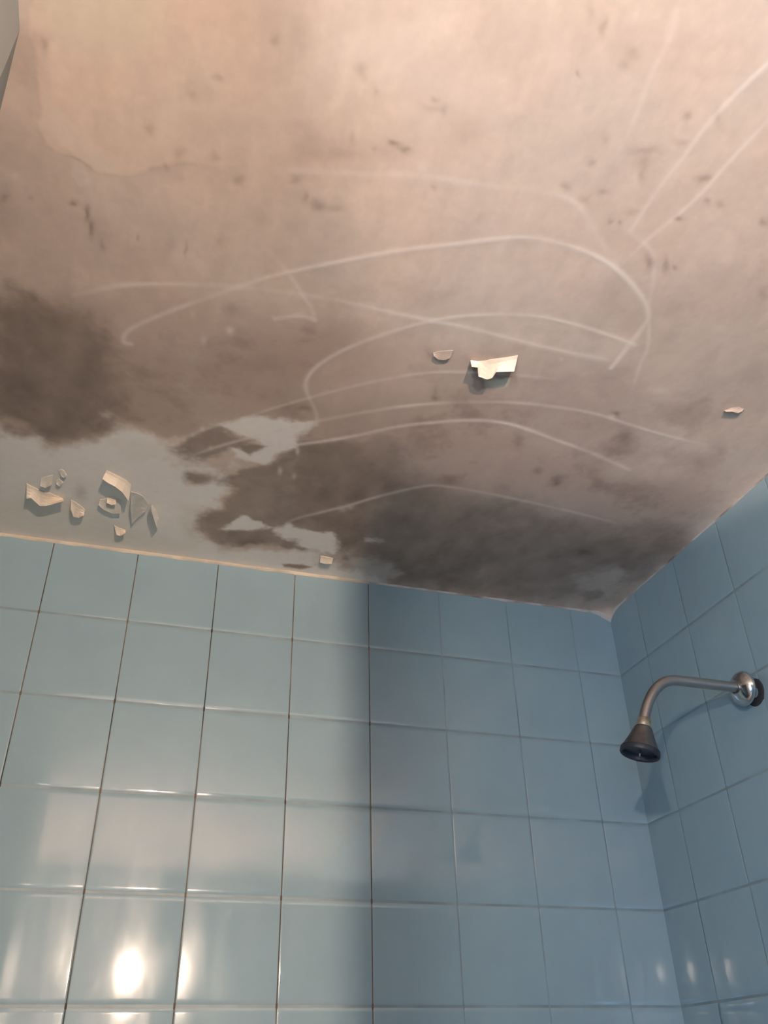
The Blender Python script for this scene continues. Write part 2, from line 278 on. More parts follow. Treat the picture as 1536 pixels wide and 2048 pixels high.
 ('light',0.0313,0.50,[(-0.8992, -1.0394), (-0.857, -1.0665), (-0.7789, -1.075), (-0.7039, -1.0229), (-0.7597, -0.9469), (-0.8474, -0.9975), (-0.8962, -0.9832)]),
 ('light',0.0042,0.50,[(-1.1528, -0.8883), (-1.1182, -0.8665), (-1.0786, -0.8411), (-1.0753, -0.8259), (-1.099, -0.819), (-1.1177, -0.8297), (-1.1333, -0.8377), (-1.1536, -0.8441)]),
 ('light',0.0023,0.50,[(-1.1229, -0.825), (-1.1176, -0.8233), (-1.1147, -0.8045), (-1.12, -0.799), (-1.1227, -0.8088)]),
 ('light',0.0023,0.40,[(-1.1517, -0.8036), (-1.1471, -0.7964), (-1.1503, -0.7928)]),
 ('light',0.0032,0.50,[(-0.8727, -0.6613), (-0.8632, -0.664), (-0.8615, -0.6552), (-0.8691, -0.6531)]),
 ('ochre',0.0190,0.45,[(-1.164, -0.999), (-1.0451, -1.0342), (-1.0418, -0.9973), (-1.0771, -0.9618), (-1.1424, -0.9577)]),
 ('brown',0.0476,0.35,[(-0.4543, -0.8452), (-0.2836, -0.9276), (-0.0924, -0.6834), (-0.1831, -0.6078), (-0.346, -0.6591)]),
 ('light',0.0245,0.22,[(-0.3665, -0.7986), (-0.3024, -0.8074), (-0.2497, -0.8225), (-0.192, -0.7893), (-0.1943, -0.7245), (-0.2462, -0.6757), (-0.3054, -0.6473), (-0.3543, -0.7011), (-0.335, -0.7486)]),
 ('light',0.0251,0.30,[(-0.2903, -0.4828), (-0.2396, -0.5389), (-0.2022, -0.4928), (-0.2528, -0.4491)]),
 ('brown',0.0111,0.55,[(-0.2919, -0.6393), (-0.2251, -0.67), (-0.1821, -0.6459), (-0.1984, -0.6035), (-0.2586, -0.5994)]),
 ('brown',0.0109,0.50,[(-0.3232, -0.5425), (-0.2944, -0.5702), (-0.2613, -0.5598), (-0.2483, -0.5227), (-0.2846, -0.5056)]),
 ('brown',0.0165,0.40,[(-0.2239, -0.5433), (-0.1053, -0.5763), (-0.1126, -0.5321), (-0.1859, -0.4973)]),
 ('brown',0.0171,0.50,[(-1.2155, -0.734), (-1.1888, -0.7275), (-1.1873, -0.6982), (-1.2189, -0.6814)]),
 ('brown',0.0102,0.40,[(-1.1833, -0.9555), (-1.1608, -0.9523), (-1.1622, -0.8995), (-1.1813, -0.8993)]),
]
SPOTS = [(-1.1224,-0.7716,227.27,0.00,70.35,238.10,0.70),(-1.1084,-0.7580,368.21,-7.29,29.17,98.43,0.70),(-1.1035,-0.7375,292.64,-5.57,25.08,94.76,0.70),(-1.1712,-0.7644,305.23,7.27,72.67,239.83,0.30),(-0.9948,-0.7384,422.79,-45.96,27.57,105.70,0.50),(-0.9465,-0.8535,149.34,-23.27,36.85,124.13,0.45),(-0.8878,-0.8720,145.37,-30.60,45.91,165.77,0.40),(-0.8703,-0.8505,285.34,-64.85,38.91,142.67,0.45),(-0.8553,-0.8443,121.75,-28.41,44.64,156.25,0.50),(-0.8354,-0.8479,104.71,-26.18,68.06,232.98,0.35),(-1.0129,-0.7409,167.57,-16.54,18.74,63.94,0.25),(-1.0904,-0.7185,341.37,-11.13,33.40,107.61,0.40),(-1.0510,-0.7414,426.14,-28.41,66.29,217.80,0.40),(-1.0476,-0.8884,191.31,-16.21,48.64,165.37,0.35),(-0.9871,-0.9646,331.75,-47.39,63.19,229.07,0.35),(-1.0090,-0.9390,219.34,-26.86,58.19,196.96,0.25),(-0.9398,-1.0175,255.61,-49.33,49.33,165.92,0.40),(-0.9177,-1.0340,102.11,-22.45,19.55,66.62,0.20),(-1.0143,-0.8693,236.07,-24.70,35.68,112.54,0.30),(-1.0293,-0.8458,262.83,-25.03,45.89,154.36,0.35),(-0.9776,-0.8769,204.77,-26.85,47.00,157.77,0.30),(-0.8394,-0.9391,358.10,-98.48,31.33,116.38,0.30),(-0.8470,-0.9151,29.47,-7.81,32.66,111.83,0.30),(-0.8510,-1.0100,159.09,-45.45,38.64,131.82,0.35),(-0.8305,-0.9942,319.26,-92.69,41.19,149.33,0.30),(-1.1517,-0.9500,272.52,7.57,41.64,140.05,0.50),(-0.7929,-0.9434,145.24,-47.20,65.36,228.76,0.60),(-0.7813,-0.9393,188.89,-66.67,77.78,266.67,0.60),(-0.7709,-0.9947,100.50,-36.72,50.25,173.95,0.25),(-0.7696,-1.0065,228.27,-79.02,96.58,351.19,0.40),(-0.7574,-0.9958,181.46,-66.21,34.33,122.61,0.30),(-0.7264,-0.9812,58.23,-22.94,15.88,54.35,0.20),(-0.6379,-1.0727,566.37,-300.88,88.50,265.49,0.50),(-0.5961,-1.1036,125.00,-75.00,55.56,188.89,0.35),(-0.5980,-1.0925,147.82,-83.90,67.92,231.72,0.30),(-0.6392,-1.1212,232.56,-126.85,33.22,111.75,0.40),(-0.6599,-1.1296,233.47,-123.77,30.94,104.08,0.30),(-0.5787,-0.9838,228.44,-119.93,62.82,217.02,0.40),(-0.5771,-1.0145,138.13,-75.58,49.52,161.58,0.30),(-0.5074,-1.0621,183.90,-118.51,53.13,187.99,0.50),(-0.4950,-1.0336,112.98,-74.52,52.88,177.88,0.35),(-0.4743,-1.0730,202.62,-141.06,30.78,105.16,0.35),(-0.5273,-1.0135,53.53,-32.37,57.26,197.93,0.45),(-0.5224,-1.0002,87.82,-52.92,31.52,109.21,0.45),(-0.5112,-0.9870,196.85,-118.11,31.99,105.81,0.40),(-0.5916,-0.9487,158.35,-80.67,47.80,164.33,0.45),(-0.5451,-0.9512,171.78,-94.07,61.35,204.50,0.50),(-0.5613,-0.9396,130.14,-67.39,44.16,155.71,0.35),(-0.4459,-1.0013,94.42,-65.04,54.55,184.64,0.50),(-0.4215,-0.9774,215.83,-143.88,56.53,200.41,0.50),(-0.4049,-0.9779,214.61,-148.19,56.21,199.28,0.40),(-0.4985,-0.9385,108.05,-63.67,44.38,152.42,0.35),(-0.4405,-0.9458,160.94,-108.74,65.25,226.19,0.65),(-0.5184,-0.9210,253.00,-139.81,66.58,226.36,0.45),(-0.5062,-0.9231,306.45,-177.42,64.52,225.81,0.50),(-0.4398,-0.8785,177.11,-107.05,27.25,93.42,0.60),(-0.4195,-0.8803,201.65,-127.57,24.69,86.42,0.55),(-0.4053,-0.8827,226.02,-148.84,60.64,203.97,0.50),(-0.3383,-0.9703,157.91,-119.24,48.34,167.58,0.60),(-0.2705,-0.8763,130.72,-98.04,26.74,93.58,0.35),(-0.6670,-0.8787,157.88,-62.56,47.66,169.79,0.20),(-0.7320,-0.9058,239.02,-83.38,61.15,211.23,0.30),(-0.3310,-0.6065,145.85,-82.04,38.74,134.46,0.70),(-0.6101,-0.5649,158.49,-56.82,50.84,170.45,0.50),(-0.4502,-0.5070,115.60,-52.32,12.78,46.85,0.50),(-0.3833,-0.4396,121.28,-57.31,26.66,97.29,0.50),(-0.3376,-0.4181,105.70,-53.34,22.72,81.99,0.65),(-0.2884,-0.5522,69.34,-40.05,15.07,53.40,0.45),(-0.2755,-0.5220,42.07,-24.15,22.20,79.85,0.40),(-0.6229,-0.6617,221.96,-81.78,64.25,239.49,0.40),(-0.6501,-0.6509,168.35,-60.61,33.67,121.21,0.40),(-0.8146,-0.9308,283.81,-91.82,83.47,267.11,0.30),(-0.9563,-0.7650,241.06,-32.50,29.79,108.34,0.25),(-0.8720,-0.5650,23.42,-4.27,13.27,46.84,0.25),(-0.9515,-0.5318,47.62,-5.74,16.64,58.24,0.30),(-0.6147,-0.5775,252.49,-91.03,17.18,61.83,0.30),(-0.7903,-0.4895,65.31,-14.88,33.07,119.05,0.50),(-0.1212,-0.5719,75.32,-52.87,22.45,80.39,0.30),(-0.1329,-0.5337,74.76,-50.07,21.26,77.50,0.30),(-0.1807,-0.2211,42.48,-22.30,19.82,72.93,0.60),(-0.5152,-0.3765,61.77,-22.99,18.04,66.28,0.50),(-0.3950,-0.1136,31.63,-12.25,8.31,30.45,0.30),(-1.1093,-0.1744,102.75,-1.24,11.19,40.19,0.40),(-0.8006,-0.0907,35.48,-6.25,18.24,67.21,0.35),(-1.1982,-0.7566,187.93,9.89,49.46,178.04,0.50),(-0.9286,-0.6608,127.80,-18.86,23.05,78.57,0.35),(-0.2999,-0.1984,95.29,-43.77,14.40,51.52,0.25),(-0.6343,-0.1359,51.51,-13.80,12.08,44.61,0.30),]
FLECKS = [(-0.9224,-0.6199,188.39,-28.00,35.64,129.84,0.80),(-0.9536,-0.5926,247.35,-32.12,35.34,125.28,0.50),(-0.9740,-0.6360,254.85,-28.72,39.48,136.40,0.30),(-0.9316,-0.4007,262.14,-30.08,42.97,159.00,0.70),(-0.9447,-0.3818,323.00,-38.76,51.68,193.80,0.50),(-0.9571,-0.3692,322.58,-35.84,46.08,153.61,0.60),(-0.9659,-0.3576,324.21,-30.40,45.59,151.98,0.60),(-0.9135,-0.3564,321.78,-43.32,49.50,185.64,0.50),(-0.7955,-0.3253,297.91,-58.35,24.57,98.28,0.70),(-0.7701,-0.3163,392.16,-84.03,39.22,134.45,0.50),(-0.7792,-0.3857,303.32,-66.35,42.65,146.92,0.60),(-0.8091,-0.3935,432.10,-82.30,41.15,150.89,0.80),(-0.7642,-0.1457,271.58,-54.96,29.10,113.16,0.40),(-0.6675,-0.2436,155.41,-42.23,27.03,101.35,0.50),(-0.6564,-0.2532,155.23,-42.89,32.68,122.55,0.50),(-0.4674,-0.6924,255.52,-131.22,69.06,234.81,0.40),(-1.1093,-0.8041,310.85,-5.87,52.79,187.68,0.30),(-1.0655,-0.8242,308.06,-15.80,71.09,252.76,0.30),(-0.2864,-0.8072,106.12,-73.47,35.92,128.98,0.30),(-1.1850,-0.7907,240.64,8.91,53.48,187.17,0.25),(-0.7784,-0.3819,411.65,-88.66,38.00,145.66,0.50),(-0.3332,-0.5997,145.53,-83.16,58.91,204.44,0.50),(-1.0524,-0.5585,126.38,-6.48,35.64,126.38,0.30),(-0.2958,-0.6732,53.69,-33.73,30.97,108.75,0.35),(-0.7552,-0.9258,142.25,-49.79,42.67,151.73,0.25),]
FLAKES = [
 ('large curled paint flake at the left end of the peeling cluster above the tiles','cream',[[(-1.1945, -0.1794, -0.0009), (-1.1844, -0.1717, -0.0009), (-1.1735, -0.1642, -0.0009), (-1.156, -0.1598, -0.0009), (-1.1374, -0.1478, -0.0009)], [(-1.1944, -0.171, -0.0028), (-1.185, -0.166, -0.0028), (-1.1734, -0.1551, -0.0028), (-1.1577, -0.1524, -0.0028), (-1.1365, -0.1493, -0.0028)], [(-1.1941, -0.1637, -0.0055), (-1.1854, -0.1615, -0.0055), (-1.173, -0.1473, -0.0055), (-1.1593, -0.1464, -0.0055), (-1.1354, -0.1522, -0.0055)], [(-1.1937, -0.1571, -0.0086), (-1.1857, -0.1578, -0.0086), (-1.1726, -0.1401, -0.0086), (-1.1609, -0.141, -0.0086), (-1.1342, -0.1557, -0.0086)], [(-1.1932, -0.151, -0.0122), (-1.1859, -0.1546, -0.0122), (-1.1721, -0.1334, -0.0122), (-1.1623, -0.1361, -0.0122), (-1.133, -0.1598, -0.0122)]]),
 ('small square paint chip just above the large curled flake on the left','chalk',[[(-1.1711, -0.2006, -0.0009), (-1.1624, -0.2089, -0.0009), (-1.1522, -0.2146, -0.0009)], [(-1.1714, -0.1965, -0.0019), (-1.1627, -0.2018, -0.0019), (-1.1526, -0.209, -0.0019)], [(-1.1716, -0.193, -0.0033), (-1.1629, -0.1954, -0.0033), (-1.153, -0.204, -0.0033)], [(-1.1718, -0.1899, -0.005), (-1.1631, -0.1893, -0.005), (-1.1533, -0.1994, -0.005)], [(-1.1719, -0.187, -0.0069), (-1.1633, -0.1834, -0.0069), (-1.1536, -0.195, -0.0069)]]),
 ('tiny pale paint crumb at the top of the peeling cluster','chalk',[[(-1.1434, -0.2314, -0.0009), (-1.1388, -0.2356, -0.0009), (-1.1341, -0.2326, -0.0009)], [(-1.1422, -0.2282, -0.0014), (-1.1377, -0.2305, -0.0014), (-1.1332, -0.2303, -0.0014)], [(-1.1409, -0.2253, -0.0021), (-1.1366, -0.2257, -0.0021), (-1.1323, -0.2284, -0.0021)], [(-1.1396, -0.2225, -0.003), (-1.1355, -0.2211, -0.003), (-1.1314, -0.2266, -0.003)], [(-1.1383, -0.2199, -0.0039), (-1.1344, -0.2166, -0.0039), (-1.1305, -0.2249, -0.0039)]]),
 ('tiny grey paint crumb between the square chip and the topmost crumb','chalk',[[(-1.1476, -0.2013, -0.0009), (-1.1428, -0.207, -0.0009), (-1.1381, -0.2039, -0.0009)], [(-1.1473, -0.1991, -0.0014), (-1.1425, -0.2023, -0.0014), (-1.1378, -0.2029, -0.0014)], [(-1.147, -0.1973, -0.0021), (-1.1422, -0.1979, -0.0021), (-1.1375, -0.2021, -0.0021)], [(-1.1467, -0.1957, -0.003), (-1.1419, -0.1936, -0.003), (-1.1371, -0.2016, -0.003)], [(-1.1463, -0.1941, -0.0039), (-1.1416, -0.1895, -0.0039), (-1.1368, -0.2012, -0.0039)]]),
 ('long rectangular paint flake hanging over a dark gap, brightest of the cluster','cream',[[(-1.0686, -0.2522, -0.0009), (-1.0581, -0.2465, -0.0009), (-1.0467, -0.2395, -0.0009), (-1.035, -0.231, -0.0009), (-1.0279, -0.221, -0.0009)], [(-1.0698, -0.2488, -0.003), (-1.0596, -0.2422, -0.003), (-1.0481, -0.2351, -0.003), (-1.0364, -0.2255, -0.003), (-1.0281, -0.212, -0.003)], [(-1.0708, -0.2467, -0.0061), (-1.061, -0.2393, -0.0061), (-1.0496, -0.2322, -0.0061), (-1.0377, -0.2213, -0.0061), (-1.0283, -0.2043, -0.0061)], [(-1.0718, -0.2454, -0.0097), (-1.0624, -0.2371, -0.0097), (-1.0509, -0.23, -0.0097), (-1.0391, -0.218, -0.0097), (-1.0284, -0.1973, -0.0097)], [(-1.0727, -0.2447, -0.0137), (-1.0637, -0.2356, -0.0137), (-1.0523, -0.2284, -0.0137), (-1.0404, -0.2152, -0.0137), (-1.0285, -0.1909, -0.0137)]]),
 ('small pointed paint flake beside the large curled flake, above a tile joint','cream',[[(-1.1236, -0.1485, -0.0009), (-1.1161, -0.1427, -0.0009), (-1.1086, -0.1352, -0.0009), (-1.1001, -0.1246, -0.0009)], [(-1.1233, -0.1428, -0.0023), (-1.1166, -0.133, -0.0023), (-1.1087, -0.1272, -0.0023), (-1.1005, -0.1217, -0.0023)], [(-1.1229, -0.138, -0.0043), (-1.1171, -0.1243, -0.0043), (-1.1087, -0.1201, -0.0043), (-1.1008, -0.1198, -0.0043)], [(-1.1225, -0.1336, -0.0066), (-1.1174, -0.116, -0.0066), (-1.1086, -0.1135, -0.0066), (-1.101, -0.1185, -0.0066)], [(-1.122, -0.1297, -0.0091), (-1.1178, -0.108, -0.0091), (-1.1086, -0.1073, -0.0091), (-1.1012, -0.1175, -0.0091)]]),
 ('rounded grey paint flake with a small chip on it, below the long bright flake','chalk',[[(-1.0761, -0.1631, -0.0009), (-1.0664, -0.1674, -0.0009), (-1.0552, -0.1767, -0.0009), (-1.0408, -0.1713, -0.0009)], [(-1.0766, -0.1598, -0.0016), (-1.0668, -0.1597, -0.0016), (-1.055, -0.165, -0.0016), (-1.0407, -0.1618, -0.0016)], [(-1.0769, -0.157, -0.0027), (-1.0672, -0.1525, -0.0027), (-1.0548, -0.1536, -0.0027), (-1.0405, -0.1527, -0.0027)], [(-1.0773, -0.1545, -0.004), (-1.0676, -0.1456, -0.004), (-1.0545, -0.1423, -0.004), (-1.0403, -0.1438, -0.004)], [(-1.0776, -0.1522, -0.0054), (-1.068, -0.1387, -0.0054), (-1.0543, -0.1311, -0.0054), (-1.0401, -0.135, -0.0054)]]),
 ('small square paint chip stuck on the rounded grey flake','cream',[[(-1.0649, -0.1725, -0.0009), (-1.0576, -0.1761, -0.0009), (-1.0501, -0.175, -0.0009)], [(-1.0646, -0.1701, -0.0021), (-1.0573, -0.1718, -0.0021), (-1.05, -0.1718, -0.0021)], [(-1.0643, -0.1686, -0.0039), (-1.0569, -0.1683, -0.0039), (-1.0499, -0.1695, -0.0039)], [(-1.0639, -0.1676, -0.0061), (-1.0564, -0.1654, -0.0061), (-1.0497, -0.1676, -0.0061)], [(-1.0636, -0.167, -0.0084), (-1.056, -0.1627, -0.0084), (-1.0495, -0.1661, -0.0084)]]),
 ('small torn paint flake lowest in the cluster, next to the tile edge','cream',[[(-1.0496, -0.0849, -0.0009), (-1.0406, -0.0787, -0.0009), (-1.029, -0.0749, -0.0009)], [(-1.048, -0.0791, -0.0021), (-1.0397, -0.074, -0.0021), (-1.0288, -0.0739, -0.0021)], [(-1.0465, -0.0742, -0.0039), (-1.0389, -0.0702, -0.0039), (-1.0285, -0.0738, -0.0039)], [(-1.0449, -0.0698, -0.0061), (-1.038, -0.0668, -0.0061), (-1.0283, -0.0743, -0.0061)], [(-1.0433, -0.0657, -0.0084), (-1.037, -0.0639, -0.0084), (-1.028, -0.0752, -0.0084)]]),
 ('narrow leaf-shaped paint flake standing on edge at the right end of the cluster','chalk',[[(-0.9895, -0.1695, -0.0009), (-0.9797, -0.1527, -0.0009), (-0.9738, -0.1244, -0.0009), (-0.9742, -0.0863, -0.0009)], [(-0.99, -0.1732, -0.0029), (-0.982, -0.1552, -0.0029), (-0.9763, -0.1285, -0.0029), (-0.975, -0.0937, -0.0029)], [(-0.9904, -0.1783, -0.0058), (-0.9843, -0.159, -0.0058), (-0.9788, -0.1341, -0.0058), (-0.9758, -0.1025, -0.0058)], [(-0.9909, -0.1842, -0.0092), (-0.9865, -0.1637, -0.0092), (-0.9813, -0.1405, -0.0092), (-0.9766, -0.1121, -0.0092)], [(-0.9913, -0.1905, -0.0129), (-0.9888, -0.1689, -0.0129), (-0.9837, -0.1474, -0.0129), (-0.9774, -0.1222, -0.0129)]]),
 ('broad grey flap of loose paint between the long flake and the leaf-shaped flake','grey',[[(-1.0267, -0.2001, -0.0009), (-1.0176, -0.1995, -0.0009), (-1.0072, -0.1931, -0.0009), (-0.9947, -0.1713, -0.0009)], [(-1.026, -0.1874, -0.0016), (-1.0179, -0.1764, -0.0016), (-1.0086, -0.1757, -0.0016), (-0.9959, -0.1657, -0.0016)], [(-1.0254, -0.1752, -0.0027), (-1.0182, -0.1531, -0.0027), (-1.0101, -0.1586, -0.0027), (-0.9971, -0.1606, -0.0027)], [(-1.0247, -0.163, -0.004), (-1.0185, -0.1296, -0.004), (-1.0116, -0.1414, -0.004), (-0.9983, -0.1557, -0.004)], [(-1.024, -0.1508, -0.0054), (-1.0188, -0.1057, -0.0054), (-1.013, -0.1241, -0.0054), (-0.9995, -0.151, -0.0054)]]),
 ('isolated bright peeling paint flake in the middle of the mouldy ceiling','cream',[[(-0.5902, -0.6564, -0.0009), (-0.5813, -0.6569, -0.0009), (-0.5711, -0.6598, -0.0009), (-0.5621, -0.6655, -0.0009), (-0.5534, -0.67, -0.0009), (-0.544, -0.6747, -0.0009), (-0.5294, -0.683, -0.0009)], [(-0.5895, -0.6553, -0.003), (-0.5807, -0.6559, -0.003), (-0.571, -0.654, -0.003), (-0.5607, -0.6577, -0.003), (-0.5527, -0.6623, -0.003), (-0.5455, -0.669, -0.003), (-0.5285, -0.6773, -0.003)], [(-0.5893, -0.655, -0.0061), (-0.5806, -0.6559, -0.0061), (-0.5713, -0.6491, -0.0061), (-0.5598, -0.6507, -0.0061), (-0.5526, -0.6554, -0.0061), (-0.5476, -0.6642, -0.0061), (-0.5282, -0.6724, -0.0061)], [(-0.5893, -0.6553, -0.0097), (-0.5807, -0.6564, -0.0097), (-0.5719, -0.6446, -0.0097), (-0.5591, -0.6442, -0.0097), (-0.5527, -0.649, -0.0097), (-0.5499, -0.6599, -0.0097), (-0.5282, -0.6679, -0.0097)], [(-0.5895, -0.656, -0.0137), (-0.5811, -0.6573, -0.0137), (-0.5727, -0.6406, -0.0137), (-0.5586, -0.6381, -0.0137), (-0.553, -0.6429, -0.0137), (-0.5524, -0.656, -0.0137), (-0.5283, -0.6639, -0.0137)]]),
 ('small dull paint flake left of the isolated bright flake','dull',[[(-0.6457, -0.6551, -0.0009), (-0.6387, -0.6602, -0.0009), (-0.6297, -0.6637, -0.0009), (-0.6206, -0.6673, -0.0009)], [(-0.6451, -0.6543, -0.0014), (-0.6379, -0.6568, -0.0014), (-0.6286, -0.66, -0.0014), (-0.6205, -0.6641, -0.0014)], [(-0.6445, -0.6537, -0.0021), (-0.6371, -0.6537, -0.0021), (-0.6277, -0.6564, -0.0021), (-0.6205, -0.661, -0.0021)], [(-0.644, -0.6532, -0.003), (-0.6365, -0.6507, -0.003), (-0.6269, -0.6529, -0.003), (-0.6206, -0.6581, -0.003)], [(-0.6436, -0.6528, -0.0039), (-0.6358, -0.6478, -0.0039), (-0.626, -0.6495, -0.0039), (-0.6207, -0.6552, -0.0039)]]),
 ('tiny bright rectangular paint chip above the middle of the tile edge','cream',[[(-0.6672, -0.0774, -0.0009), (-0.6553, -0.0767, -0.0009), (-0.6418, -0.0745, -0.0009)], [(-0.6664, -0.073, -0.0019), (-0.6545, -0.0718, -0.0019), (-0.6417, -0.0709, -0.0019)], [(-0.6658, -0.0694, -0.0033), (-0.654, -0.0676, -0.0033), (-0.6417, -0.068, -0.0033)], [(-0.6652, -0.0661, -0.005), (-0.6535, -0.0638, -0.005), (-0.6418, -0.0655, -0.005)], [(-0.6647, -0.0632, -0.0069), (-0.6531, -0.0603, -0.0069), (-0.6419, -0.0634, -0.0069)]]),
 ('small lifted paint sliver at the right of the ceiling near the tiled side wall','dull',[[(-0.1753, -0.6587, -0.0009), (-0.1692, -0.6677, -0.0009), (-0.1581, -0.6721, -0.0009), (-0.1485, -0.6711, -0.0009)], [(-0.175, -0.6593, -0.0018), (-0.1684, -0.6669, -0.0018), (-0.1573, -0.67, -0.0018), (-0.1491, -0.6705, -0.0018)], [(-0.1751, -0.6602, -0.003), (-0.168, -0.6664, -0.003), (-0.1569, -0.6683, -0.003), (-0.1502, -0.6702, -0.003)], [(-0.1754, -0.6613, -0.0045), (-0.1678, -0.6662, -0.0045), (-0.1567, -0.6669, -0.0045), (-0.1515, -0.6701, -0.0045)], [(-0.1759, -0.6626, -0.0062), (-0.1677, -0.6661, -0.0062), (-0.1566, -0.6655, -0.0062), (-0.1529, -0.6702, -0.0062)]]),
]

# ------------------------------------------------------------ numpy noise and distance helpers
rs = np.random.RandomState(7)
LAT = rs.rand(256, 256)
def vnoise(x, y):
    xi = np.floor(x).astype(int); yi = np.floor(y).astype(int)
    fx = x - xi; fy = y - yi
    fx = fx * fx * (3 - 2 * fx); fy = fy * fy * (3 - 2 * fy)
    a = LAT[xi & 255, yi & 255]; b_ = LAT[(xi + 1) & 255, yi & 255]
    c = LAT[xi & 255, (yi + 1) & 255]; d = LAT[(xi + 1) & 255, (yi + 1) & 255]
    return (a * (1 - fx) + b_ * fx) * (1 - fy) + (c * (1 - fx) + d * fx) * fy
def fbm(x, y, s, oct=5, off=0.0, gain=0.5):
    r_ = np.zeros_like(x); amp = 1; tot = 0
    for k in range(oct):
        r_ += amp * vnoise(x * s + off + 17.3 * k, y * s + 5.1 * off + 9.7 * k); tot += amp
        amp *= gain; s *= 2.03
    return r_ / tot
def smooth(e0, e1, v):
    t = np.clip((v - e0) / (e1 - e0), 0, 1); return t * t * (3 - 2 * t)
def seg_dist(x, y, pts, closed=False):
    d = np.full(x.shape, 1e9)
    n_ = len(pts)
    for i in range(n_ if closed else n_ - 1):
        ax, ay = pts[i]; bx, by = pts[(i + 1) % n_]
        vx, vy = bx - ax, by - ay; L = vx * vx + vy * vy + 1e-12
        t = np.clip(((x - ax) * vx + (y - ay) * vy) / L, 0, 1)
        d = np.minimum(d, (x - ax - t * vx) ** 2 + (y - ay - t * vy) ** 2)
    return np.sqrt(d)
def inside(x, y, pts):
    r_ = np.zeros(x.shape, bool); n_ = len(pts)
    for i in range(n_):
        ax, ay = pts[i]; bx, by = pts[(i + 1) % n_]
        if ay == by: continue
        r_ ^= ((ay > y) != (by > y)) & (x < (bx - ax) * (y - ay) / (by - ay) + ax)
    return r_
def catmull(pts, n_=5):
    P = [np.array(p) for p in pts]; P = [2 * P[0] - P[1]] + P + [2 * P[-1] - P[-2]]; out = []
    for i in range(1, len(P) - 2):
        for k in range(n_):
            t = k / n_
            out.append(tuple(0.5 * (2 * P[i] + (P[i+1] - P[i-1]) * t + (2*P[i-1] - 5*P[i] + 4*P[i+1] - P[i+2]) * t*t + (3*P[i] - 3*P[i+1] + P[i+2] - P[i-1]) * t**3)))
    out.append(tuple(P[-2])); return out

# ------------------------------------------------------------ ceiling: one mesh, stains, scratches and one flake's painted shadow in its surface
STEP = 0.0019
xs = np.concatenate([np.linspace(-1.65, -1.27, 8)[:-1], np.arange(-1.27, 0.0, STEP), [0.0]])
ys = np.concatenate([np.linspace(-3.0, -1.24, 16)[:-1], np.arange(-1.24, 0.0, STEP), [0.0]])
X, Y = np.meshgrid(xs, ys)
NX, NY = len(xs), len(ys)
wx = X + 0.018 * (fbm(X, Y, 14, 4, 3.1) - 0.5) * 2; wy = Y + 0.018 * (fbm(X, Y, 14, 4, 8.7) - 0.5) * 2
fx = X + 0.005 * (fbm(X, Y, 60, 3, 1.7) - 0.5) * 2; fy = Y + 0.005 * (fbm(X, Y, 60, 3, 6.3) - 0.5) * 2
layer = {k: np.zeros_like(X) for k in ('black', 'brown', 'pale', 'ochre', 'rust', 'sheet', 'light')}
def bbox(pts, m):
    a = np.array(pts)
    i0, i1 = np.searchsorted(xs, [a[:, 0].min() - m, a[:, 0].max() + m]); j0, j1 = np.searchsorted(ys, [a[:, 1].min() - m, a[:, 1].max() + m])
    return slice(max(j0 - 1, 0), j1 + 1), slice(max(i0 - 1, 0), i1 + 1)
order = []
for key, soft, st, pts in PATCHES:
    m_ = soft * 1.3 + 0.03; sl = bbox(pts, m_)
    if key in ('sheet',) or soft < 0.006: px, py = fx[sl], fy[sl]
    else: px, py = 0.5 * (wx[sl] + fx[sl]), 0.5 * (wy[sl] + fy[sl])
    d = seg_dist(px, py, pts, True); ins = inside(px, py, pts)
    sd = np.where(ins, d, -d)
    if key in ('black', 'brown', 'pale', 'light') and soft > 0.0018:
        nf_ = fbm(X[sl], Y[sl], 22, 5, 3.3 + 2.1 * len(order), .58) - .5
        sd = sd + nf_ * min(0.075, soft * 4.0 + 0.012)
    order.append(key)
    a_ = smooth(-soft, soft, sd) * st
    L_ = layer[key]
    if key == 'pale':
        for kk in ('black', 'brown'): layer[kk][sl] *= (1 - a_)
    if key == 'black':
        layer['pale'][sl] *= (1 - 0.9 * smooth(-soft, soft, sd) * min(1, st + .2))
    L_[sl] = 1 - (1 - L_[sl]) * (1 - a_)
def ell(lst, arr, x_, y_):
    for cx, cy, a, b_, c, d, s in lst:
        sl = bbox([(cx, cy)], 0.09)
        dx, dy = x_[sl] - cx, y_[sl] - cy
        q = (a * dx + b_ * dy) ** 2 + (c * dx + d * dy) ** 2
        arr[sl] = 1 - (1 - arr[sl]) * (1 - s * np.exp(-q * 0.9))
spots = np.zeros_like(X); ell(SPOTS, spots, fx, fy)
flecks = np.zeros_like(X); ell(FLECKS, flecks, X, Y)
lines = np.zeros_like(X)
for pts, wd, st in STROKES:
    pp = catmull(pts); sl = bbox(pp, wd * 2)
    d = seg_dist(X[sl], Y[sl], pp)
    e0 = np.minimum(np.hypot(X[sl] - pp[0][0], Y[sl] - pp[0][1]), np.hypot(X[sl] - pp[-1][0], Y[sl] - pp[-1][1]))
    fade = 0.45 + 0.55 * smooth(0, 0.05, e0) if st < .6 else 1.0
    brk = fade * (0.70 + 0.55 * (fbm(X[sl], Y[sl], 45, 3, wd * 999) - 0.35) + 1.1 * (fbm(X[sl], Y[sl], 12, 2, wd * 777) - 0.5))
    a_ = np.exp(-(d / (wd * 0.60)) ** 2.2) * st * brk
    lines[sl] = 1 - (1 - lines[sl]) * (1 - np.clip(a_, 0, 1))
C_ = lambda *v: np.array(v)[None, None, :]
